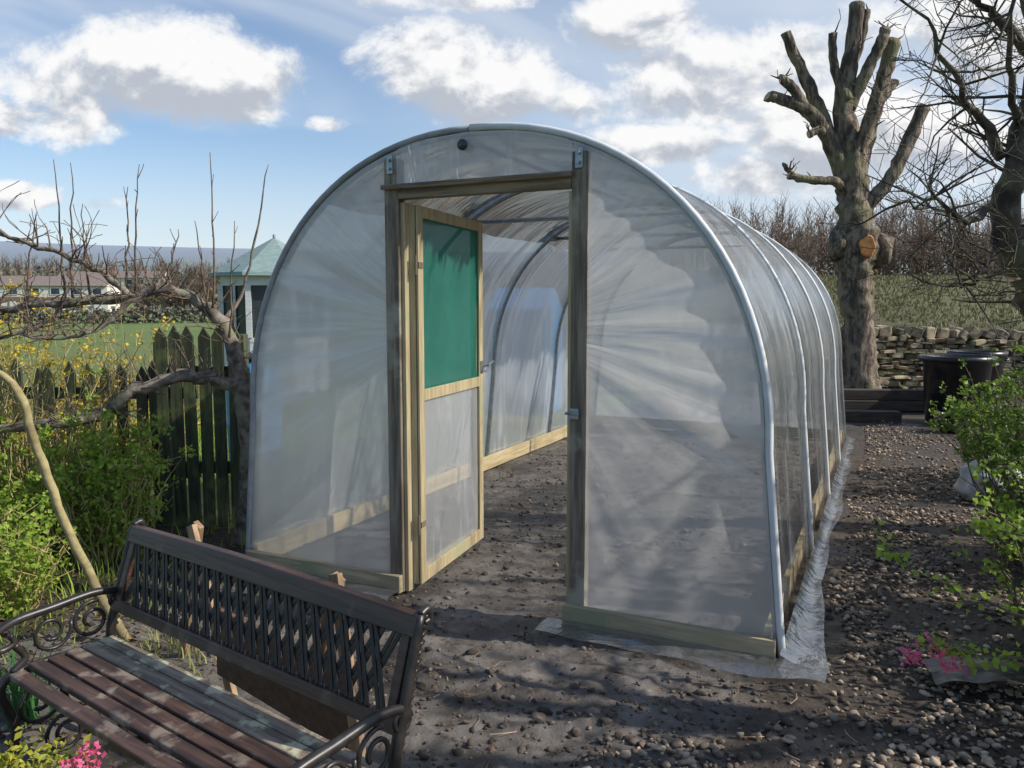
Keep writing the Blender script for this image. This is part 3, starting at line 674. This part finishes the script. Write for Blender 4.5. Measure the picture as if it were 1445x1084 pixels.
YT=mat('yellow_twig',(.46,.38,.15),(.28,.22,.08),15,rough=.7,bump=.1)
shrub('currant_shrub','bright green leafy shrub growing against the picket fence',(-2.42,4.6),.40,.28,.90,80,5600,.028,LEAFG,1,per=12,tm=YT)
shrub('currant_shrub','bright green leafy shrub growing against the picket fence',(-3.05,4.5),.50,.35,.74,70,4200,.028,LEAFG,2,per=12,tm=YT)
shrub('currant_shrub','low leafy shrub beside the leaning pole',(-2.55,3.8),.45,.35,.46,50,2800,.026,LEAFG,3,per=12,tm=YT)
shrub('currant_shrub','low leafy shrub beside the leaning pole',(-2.65,3.1),.45,.3,.42,40,2400,.026,LEAFG,13,per=12,tm=YT)
shrub('forsythia','yellow flowering forsythia behind the fence',(-4.0,6.2),1.0,.4,1.55,120,7000,.028,LEAFY,4,tm=YT)
shrub('forsythia','yellow flowering forsythia behind the fence',(-3.0,6.3),.7,.4,1.35,80,2600,.026,LEAFY,5,tm=YT)
shrub('thicket','tangle of yellowish bare twigs before the fence',(-3.1,5.05),.9,.15,1.40,130,900,.026,LEAFY,6,.0055,tm=YT)
shrub('border_shrub','dark leafy shrub overhanging the gravel path',(3.15,4.45),.60,.6,1.2,90,8000,.032,LEAFD,7,per=10)
shrub('border_shrub','leafy shrub at the path edge near the black tubs',(4.25,6.3),.8,.9,1.1,90,6500,.036,LEAFD,8,per=10)
shrub('currant_shrub','fresh green shrub arching over the path',(2.45,3.15),.45,.5,.80,44,3200,.028,LEAFG,9,per=10)
shrub('currant_shrub','fresh green shrub arching over the path',(2.35,2.45),.42,.35,.62,36,2000,.027,LEAFG,10,per=10)
shrub('border_shrub','dark leafy shrub overhanging the gravel path',(3.2,3.4),.6,.5,.95,60,5000,.032,LEAFD,17)
shrub('border_shrub','tall dark leafy shrub added out of view to shade the path',(5.3,4.2),.7,.7,2.4,70,3500,.06,LEAFD,18,.012)  # unseen shrub, added for the shade it casts on the path
FC=thing('flowering_currant','arching flowering currant twigs with pink blossom over gravel','plant',(2.1,2.55,0))
rg=random.Random(77); ms=MB(); ml=MB(); mf=MB()
for pts in ([(2.1,2.55,0),(1.95,2.6,.35),(1.6,2.7,.47),(1.30,2.75,.66)],[(2.1,2.55,0),(1.85,2.6,.25),(1.6,2.62,.30),(1.44,2.62,.34)],[(2.1,2.5,0),(1.9,2.5,.55),(1.72,2.5,.72),(1.5,2.5,.80)],[(2.15,2.5,0),(1.8,2.3,.3),(1.55,2.2,.25)],[(2.2,2.7,0),(2.1,2.9,.5),(1.85,3.1,.7)],[(2.2,2.7,0),(2.0,2.8,.75),(1.75,2.9,.9)]):
    p,r=smooth(pts,[.007,.006,.004,.002][:len(pts)],6,.008,rg); ms.tube(p,r,5)
    for q in p[4:]:
        for _ in range(9): ml.leaf(q+Vector((rg.gauss(0,.02),rg.gauss(0,.02),rg.gauss(0,.02))),.027,rg,asp=.75)
for c in ((1.44,2.60,.34),(1.38,2.62,.30),(1.50,2.6,.29)):
    for _ in range(45): mf.leaf(Vector(c)+Vector((rg.gauss(0,.018),rg.gauss(0,.018),rg.gauss(-.01,.018))),.016,rg,asp=.8)
part(FC,'stems',ms,TWIG,world=True); part(FC,'foliage',ml,LEAFG,world=True); part(FC,'blossom',mf,PINK,world=True)
PF=thing('primrose_plant','pink flowering plant with yellow green leaves before the bench','plant',(-1.18,1.88,0)); ml=MB(); mf=MB()
rg=random.Random(78)
for _ in range(1100): ml.leaf((rg.gauss(-1.27,.09),rg.gauss(1.96,.05),.33*rg.random()**.7+.01),.024,rg,-.4)
for c in ((-1.07,1.90,.375),(-1.10,1.87,.36),(-1.05,1.88,.35)):
    for _ in range(40): mf.leaf(Vector(c)+Vector((rg.gauss(0,.014),rg.gauss(0,.012),rg.gauss(0,.008))),.014,rg,asp=.9)
ms=MB()
for k in range(14):
    e=Vector((rg.gauss(-1.25,.09),rg.gauss(1.93,.04),rg.uniform(.22,.32))); ms.tube([(-1.2,1.9,-.02),((e.x-1.2)/2,1.91,.15),e],[.006,.005,.003],5)
ms.tube([(-1.18,1.9,-.02),(-1.12,1.89,.22),(-1.07,1.89,.36)],[.006,.005,.003],5)
part(PF,'stems',ms,TWIG,world=True); part(PF,'foliage',ml,leafmat('leaf_lime',(.24,.29,.03),(.50,.45,.07)),world=True); part(PF,'blossom',mf,PINK,world=True)
def blades(name,label,c,n,h,sx,sy,m,seed,wd=.004,kind=None):
    rg=random.Random(seed); mb=MB()
    for _ in range(n):
        x=rg.gauss(c[0],sx);y=rg.gauss(c[1],sy)
        u,s=w2t(x,y)
        if u>-1.62 and s>-.1: continue
        a=rg.uniform(0,6.28);b=rg.uniform(.1,.9);hh=h*rg.uniform(.5,1.1); dx=math.cos(a);dy=math.sin(a); b0=len(mb.v)
        for k in range(4):
            q=k/3; l=b*hh*q*q; z=hh*(q-.35*b*q*q); w_=wd*(1-q*.9); mb.v+=[(x+dx*l-dy*w_,y+dy*l+dx*w_,z),(x+dx*l+dy*w_,y+dy*l-dx*w_,z)]
        for k in range(3): mb.f.append((b0+2*k,b0+2*k+1,b0+2*k+3,b0+2*k+2))
    return solo(name,mb,m,label,'plant' if not kind else None,kind)
blades('grass','pale straw grass tuft beside the bench',(-1.5,3.3),170,.10,.12,.12,GRASSY,3,kind='stuff')
blades('daffodil_leaves','clump of green daffodil leaves at the bench arm',(-1.80,2.75),60,.36,.05,.05,leafmat('daffodil_leaf',(.05,.16,.05),(.09,.22,.07)),4,.008)
blades('grass','green grass tuft at the fence foot',(-2.4,4.0),700,.12,.45,.4,LEAFG,5,kind='stuff')
blades('lawn','rough grass beyond the fence',(-2.8,8.8),9000,.16,1.6,1.6,LEAFG,6,.006,kind='stuff')
mb=MB()
for _ in range(3500):
    x=rg.uniform(-3.4,-1.5);y=rg.uniform(2.6,5.0)
    if w2t(x,y)[0]>-1.6 and w2t(x,y)[1]>-.1: continue
    mb.leaf((x,y,soilz(x,y)+.01),.045,rg,.3,.3)
solo('leaf_litter',mb,leafmat('litter',(.20,.15,.08),(.07,.05,.03),.1),kind='stuff')
mb=MB()
for _ in range(260):
    x=rg.uniform(-1.2,2.6);y=rg.uniform(1.6,4.2); u,s=w2t(x,y)
    if s>-.15 and u>-.4: continue
    a=rg.uniform(0,6.28); l=rg.uniform(.02,.10); z=soilz(x,y)+.010; mb.tube([(x,y,z),(x+l*.5*math.cos(a),y+l*.5*math.sin(a),z+.006),(x+l*math.cos(a+.3),y+l*math.sin(a+.3),z)],.0016,3,cap=False)
solo('twig_litter',mb,mat('straw',(.42,.30,.16),(.25,.12,.08),9,rough=.8,bump=0,island=.5),kind='stuff')
# ------------------------------------------------------------ picket fence
FEN=mat('weathered_green_fence',(.085,.10,.045),(.04,.045,.027),7,(5,5,.5),.85,.5,.006,c3=(.15,.17,.06),s3=3)
PFN=thing('picket_fence','weathered greenish wooden picket fence with pointed tops','fence',(-2.3,5.35,0))
rg=random.Random(79)
def picket(x,h,y,wd=.075):
    mb=MB(); a=.011
    pr=[(-wd/2,0),(wd/2,0),(wd/2,h-.07),(0,h),(-wd/2,h-.07)]; tl_=rg.gauss(0,.012)
    for yy_ in (-a,a):
        for px,pz in pr: mb.v.append((x+px+tl_*(pz/h),y+yy_,pz))
    mb.f+= [(0,1,2,3,4),(9,8,7,6,5)]+[(k,5+k,5+(k+1)%5,(k+1)%5) for k in range(5)]
    return mb
x=-5.6
while x<-2.38:
    part(PFN,'picket',picket(x,1.12+rg.uniform(-.07,.03),5.35,.07),FEN,world=True); x+=.118
x=-2.34
while x<-1.78:
    part(PFN,'picket',picket(x,1.36+rg.uniform(-.01,.01),5.28),FEN,world=True); x+=.095
for z in (.35,.90):
    mb=MB(); mb.box((-3.9,5.39,z),(3.5,.04,.08)); part(PFN,'rail',mb,FEN,world=True)
for z in (1.05,.4):
    mb=MB(); mb.box((-2.08,5.32,z),(.62,.04,.08)); part(PFN,'rail',mb,FEN,world=True)
for xx,hh in ((-2.39,1.25),(-4.2,1.1),(-1.86,1.3)):
    mb=MB(); mb.box((xx,5.42,hh/2),(.09,.09,hh)); part(PFN,'post',mb,FEN,bevel=.005,world=True)
# ------------------------------------------------------------ summerhouse
SH=thing('summerhouse','white octagonal summerhouse with teal tiled pointed roof','summerhouse',(-4.2,14.2,0),.2)
WHT=mat('white_painted_boards',(.62,.63,.62),(.5,.51,.5),4,(1,1,18),.6,.3,.006)
TEAL=mat('teal_felt_tiles',(.26,.34,.32),(.19,.26,.25),8,(1,1,6),.8,.5,.01)
DKG=mat('dark_window_glass',(.03,.04,.05),(.06,.07,.08),2,rough=.08,bump=0)
Rr=.95; mb=MB()
def octp(r,z,k,off=.3927): a=off+k*math.pi/4; return (r*math.cos(a),r*math.sin(a),z)
mb.v+=[octp(Rr,z,k) for z in (0,.95) for k in range(8)]; mb.f+=[(k,(k+1)%8,8+(k+1)%8,8+k) for k in range(8)]
b0=len(mb.v); mb.v+=[octp(Rr,z,k) for z in (1.82,2.02) for k in range(8)]; mb.f+=[(b0+k,b0+(k+1)%8,b0+8+(k+1)%8,b0+8+k) for k in range(8)]
for k in range(8):
    a=Vector(octp(Rr,.95,k)); mb.beam(a,a+Vector((0,0,.9)),.09,.09,up=(1,0,0))
    b=Vector(octp(Rr,.95,k+1)); m_=(a+b)/2; mb.beam(m_,m_+Vector((0,0,.9)),.04,.04,up=(1,0,0))
part(SH,'wall',mb,WHT)
for k in range(8):
    mb=MB(); a=Vector(octp(Rr-.03,.95,k)); b=Vector(octp(Rr-.03,.95,k+1)); mb.v=[tuple(a),tuple(b),tuple(b+Vector((0,0,.88))),tuple(a+Vector((0,0,.88)))]; mb.f=[(0,1,2,3)]; part(SH,'window',mb,DKG)
mb=MB(); mb.v=[octp(Rr+.18,1.98,k) for k in range(8)]+[octp(Rr+.16,2.04,k) for k in range(8)]+[octp(.04,2.66,k) for k in range(8)]
mb.f=[(k,(k+1)%8,8+(k+1)%8,8+k) for k in range(8)]+[(8+k,8+(k+1)%8,16+(k+1)%8,16+k) for k in range(8)]+[tuple(range(7,-1,-1))]
part(SH,'roof',mb,TEAL)
mb=MB(); mb.lathe([(.0,0),(.04,.0),(.02,.03),(.03,.06),(.0,.10)],(0,0,2.65),12); part(SH,'finial',mb,TEAL,True)
BLU=mat('blue_tarpaulin',(.05,.24,.55),(.08,.31,.64),3,rough=.5,bump=.3)
BS=thing('garden_store','blue tarpaulin covered garden store with pitched top','shed',(.18,11.2,0),-.3)
mb=MB(); mb.v=[(-.45,-.45,0),(.45,-.45,0),(.45,.45,0),(-.45,.45,0),(-.45,-.45,1.45),(.45,-.45,1.45),(.45,.45,1.45),(-.45,.45,1.45),(-.45,0,1.75),(.45,0,1.75)]
mb.f=[(0,1,5,4),(1,2,6,9,5),(2,3,7,6),(3,0,4,8,7),(4,5,9,8),(6,7,8,9)]; part(BS,'cover',mb,BLU,bevel=.05)
for sx in(-1,1):
    for sy in(-1,1):
        mb=MB(); mb.tube([(sx*.48,sy*.48,0),(sx*.48,sy*.48,1.46)],.02,6); part(BS,'pole',mb,STEEL)
BB=thing('water_butt','blue plastic water barrel standing behind the fence','barrel',(-2.36,7.2,0))
mb=MB(); mb.lathe([(0,0),(.2,0),(.23,.1),(.24,.4),(.25,.42),(.24,.44),(.24,.7),(.25,.72),(.24,.74),(.22,.95),(.20,1.0),(.20,1.04),(0,1.04)],n=28); part(BB,'body',mb,BLU,True)
mb=MB(); mb.lathe([(.21,1.0),(.22,1.0),(.22,1.05),(.21,1.055),(.0,1.06)],n=28); part(BB,'lid',mb,mat('black_lid',(.02,.02,.02),(.03,.03,.03),5,bump=.1),True)
# ------------------------------------------------------------ dry stone wall
STN=mat('gritstone',(.40,.32,.20),(.15,.12,.085),5,rough=.9,bump=.8,bd=.02,island=.55,c3=(.18,.18,.09),s3=1.5)
mb=MB(); rg=random.Random(9)
def stone(x,y,z,sx,sy,sz,tilt=0.):
    b0=len(mb.v); M_=Matrix.Rotation(tilt+rg.gauss(0,.07),3,'Y')@Matrix.Rotation(rg.gauss(0,.12),3,'Z')
    for dz in(-.5,-.38,.38,.5):
        k=.76 if abs(dz)==.5 else 1
        for (dx,dy) in ((-.5,-.36),(-.38,-.5),(.38,-.5),(.5,-.36),(.5,.36),(.38,.5),(-.38,.5),(-.5,.36)):
            mb.v.append(tuple(Vector((x,y,z))+M_@Vector((dx*sx*k*rg.uniform(.84,1.08),dy*sy*k*rg.uniform(.86,1.08),dz*sz*rg.uniform(.8,1.12)))))
    for i in range(3):
        for k in range(8): a=b0+i*8+k; c=b0+i*8+(k+1)%8; mb.f.append((a,c,c+8,a+8))
    mb.f.append(tuple(b0+24+k for k in range(8))); mb.f.append(tuple(b0+7-k for k in range(8)))
z=0.
while z<.90:
    hrow=rg.uniform(.07,.13); x=3.2
    while x<13.5:
        l=rg.uniform(.10,.34); hh=hrow*rg.uniform(.7,1.15); stone(x+l/2,13.55+rg.gauss(0,.05),z+hrow/2+rg.gauss(0,.014)+.03*math.sin(x*1.3),l-.014,.42,hh-.01); x+=l
    z+=hrow
x=3.2
while x<13.5:
    l=rg.uniform(.10,.26); stone(x,13.55,z+.07+.03*math.sin(x*1.3),l*.95,.38,rg.uniform(.12,.24),rg.gauss(.25,.3)); x+=l
solo('dry_stone_wall',mb,STN,'dry stone boundary wall with rough coping stones beside field','wall')
BLK=mat('black_plastic',(.012,.012,.013),(.022,.022,.024),8,rough=.32,bump=.1,c3=(.05,.045,.038),s3=5)
def tub(loc,r,h,label):
    T=thing('plastic_tub',label,'tub',loc); mb=MB()
    mb.lathe([(0,0),(r*.72,0),(r*.78,.03),(r*.93,h*.9),(r*1.0,h*.92),(r*1.04,h*.93),(r*1.04,h),(r*.98,h),(r*.90,h*.9),(r*.74,.04),(0,.03)],n=36); part(T,'body',mb,BLK,True)
    for sgn in(-1,1):
        mb=MB(); p,rd=smooth([(sgn*r*.95,-.1,h*.85),(sgn*r*1.16,-.06,h*.88),(sgn*r*1.16,.06,h*.88),(sgn*r*.95,.1,h*.85)],[.015]*4,4); mb.tube(p,rd,6); part(T,'handle',mb,BLK,True)
tub((5.62,10.0,0),.42,.86,'large black plastic tub standing by the stone wall'); tub((6.45,11.0,0),.36,.86,'second black plastic tub behind dark shrubs'); tub((5.2,9.3,0),.16,.22,'small black plastic bucket on the ground')
shrub('border_shrub','straggly shrub in front of the black tub',(6.0,9.0),.35,.4,.6,30,1000,.036,LEAFD,27)
SLP=mat('dark_timber_sleeper',(.075,.058,.042),(.04,.03,.023),6,(.5,5,5),.85,.5,.01)
for k,(a,b,c,zc) in enumerate((((3.9),(6.3),11.3,.075),((4.1),(6.2),11.34,.225),((3.6),(5.0),10.3,.06))):
    mb=MB(); mb.beam((a,c,zc),(b,c-.15,zc),.18,.145); solo('timber_sleeper',mb,SLP,'dark old timber sleeper edging the raised bed','sleeper',bevel=.01,group='timber sleepers edging the bed')
SK=MB()
bm=bmesh.new(); bmesh.ops.create_icosphere(bm,subdivisions=4,radius=1)
for q in bm.verts:
    c=q.co.copy(); k=1+.25*noise.noise(c*2.2)+.12*noise.noise(c*6); q.co=Vector((c.x*.22*k,c.y*.2*k,max(-.13,c.z*.20*k)))
bm.verts.index_update(); SK.v=[tuple(q.co+Vector((3.68,6.0,.13))) for q in bm.verts]; SK.f=[tuple(q.index for q in p.verts) for p in bm.faces]; bm.free()
solo('plastic_sack',SK,mat('white_sack',(.45,.46,.47),(.28,.29,.31),5,rough=.45,bump=.5,bd=.02),'crumpled white plastic sack lying under the shrubs','sack',sm=True)
mb=MB(); mb.grid(lambda i,j:(1.62+.42*i+.06*j, 2.9+.22*j-.05*i,.055+.02*noise.noise((i*4,j*4,0))+.03*math.sin(i*3)),12,8)
solo('plastic_sheet',mb,BLK,'folded black plastic sheet lying on the gravel','sheet',sm=True)
# ------------------------------------------------------------ distant woods
def woods(name,label,n,fx,h,seed,m,leaves,lm,ls,thick):
    rg=random.Random(seed); mb=MB()
    for _ in range(n):
        x,y=fx(rg); z=tz(x,y)-.2; hh=h*rg.uniform(.65,1.15); p=Vector((x,y,z)); top=p+Vector((rg.gauss(0,.05)*hh,0,hh))
        mb.tube([p,(p+top)/2+Vector((rg.gauss(0,.03)*hh,0,0)),top],[thick*1.7,thick,thick*.3],3,cap=False)
        for k in range(15):
            q=rg.uniform(.15,.9); b=p.lerp(top,q); d=Vector((rg.gauss(0,.45),rg.gauss(0,.3),rg.uniform(.5,1))).normalized()*hh*(1-q*.6)*rg.uniform(.3,.5)
            mb.tube([b,b+d*.5+Vector((0,0,.02*hh)),b+d],[thick*.7,thick*.45,thick*.2],3,cap=False)
            for _2 in range(2):
                c=b+d*rg.uniform(.4,.9); e=Vector((rg.gauss(0,.4),0,rg.uniform(.3,1))).normalized()*hh*.16; mb.tube([c,c+e],[thick*.35,thick*.15],3,cap=False)
    solo(name,mb,m,label,kind='stuff')
    mb=MB()
    for _ in range(leaves):
        x,y=fx(rg); z=tz(x,y)+h*.65*rg.random()**1.8; mb.leaf((x,y,z),ls,rg)
    solo('hedge_undergrowth',mb,lm,'brown winter undergrowth below the bare trees',kind='stuff')
WD=mat('winter_twigs',(.29,.21,.15),(.19,.135,.10),.5,rough=.95,bump=0,island=.4)
WL=leafmat('winter_undergrowth',(.22,.155,.10),(.13,.11,.065),.1)
WL2=leafmat('far_wood',(.17,.15,.12),(.14,.15,.10),.1)
def f1_(rg):
    y=rg.uniform(60,74); return (y*rg.uniform(.03,.95),y)
woods('woodland','bare winter woodland along the field edge',600,f1_,6.0,1,WD,12000,WL,.38,.045)
def f2_(rg):
    y=rg.uniform(210,280); return (y*rg.uniform(-.95,.1),y)
woods('far_woodland','distant belt of bare trees beyond the houses',420,f2_,8.,2,WD,9000,WL2,1.6,.14)
def f3_(rg):
    y=rg.uniform(105,125); return (y*rg.uniform(-.47,-.30),y)
woods('copse','small brown copse at the field corner',90,f3_,6.,3,WD,3600,WL,.8,.08)
mb=MB(); rg=random.Random(8)
for _ in range(6000):
    x=rg.uniform(-90,-15); y=72+.12*x+rg.gauss(0,.5); mb.leaf((x,y,tz(x,y)+rg.uniform(0,1.3)),.45,rg)
solo('field_hedge',mb,WL2,'low dark hedge dividing the green fields',kind='stuff')
# ------------------------------------------------------------ houses
HW=mat('rendered_wall',(.74,.70,.62),(.64,.60,.53),1,rough=.85,bump=.1); HB=mat('brown_brick',(.25,.15,.10),(.18,.11,.08),3,rough=.9,bump=.2)
HR=mat('brown_roof_tiles',(.24,.19,.165),(.17,.135,.115),3,(1,1,4),.85,.3,.03); HG=DKG; HD=mat('white_frame',(.7,.7,.7),(.6,.6,.6),2,bump=0)
def house(loc,rz,src=None):
    T=thing('terraced_house','two storey pale rendered terraced house with brown roof','house',loc,rz,'terraced houses across the field')
    if src:
        for c in src.children:
            o=c.copy(); COL.objects.link(o); o.parent=T
            for g in c.children: h=g.copy(); COL.objects.link(h); h.parent=o
        return T
    w_,d_,e,rd=7.,8.,4.9,6.7
    mb=MB(); mb.box((0,0,e/2),(w_,d_,e)); mb.v+=[(-w_/2,-d_/2,e),(-w_/2,d_/2,e),(-w_/2,0,rd-.1),(w_/2,-d_/2,e),(w_/2,d_/2,e),(w_/2,0,rd-.1)]; mb.f+=[(8,10,9),(11,12,13)]; part(T,'wall',mb,HW)
    mb=MB(); mb.box((0,-d_/2-.03,2.45),(w_-.1,.05,.9)); part(T,'cladding',mb,HB)
    mb=MB(); 
    for sg in(-1,1): mb.beam((0,sg*(d_/2+.35),e-.05),(0,0,rd+.02),w_+.05,.14)
    ro=part(T,'roof',mb,HR)
    mb=MB(); mb.box((w_/2-.6,.4,rd+.5),(.9,.6,1.5)); ch=mk('chimney',mb,HB); ch.parent=ro
    for x,z,ww,hh in ((-1.8,3.9,2.0,1.2),(1.8,3.9,1.6,1.2),(-1.7,1.35,2.3,1.3)):
        mb=MB(); mb.box((x,-d_/2-.07,z),(ww,.06,hh)); wi=part(T,'window',mb,HG)
        mb=MB(); yf=-d_/2-.115
        for k in (.5,.42): mb.v+=[(x+sx*(ww*k+.05),yf,z+sz*(hh*k+.03)) for sx,sz in ((-1,-1),(1,-1),(1,1),(-1,1))]
        mb.f=[(k,(k+1)%4,4+(k+1)%4,4+k) for k in range(4)]
        fr=mk('frame',mb,HD); fr.parent=wi
    mb=MB(); mb.box((1.7,-d_/2-.07,1.05),(1.,.08,2.1)); part(T,'door',mb,HD)
    return T
h0=house((-78.5,150,0),.18)
for k in range(1,5): house((-78.5-k*7.05*math.cos(.18),150-k*7.05*math.sin(.18),0),.18,h0)
for k in range(4): house((-92-k*7.05,205+k*1.,3.3),.1,h0)
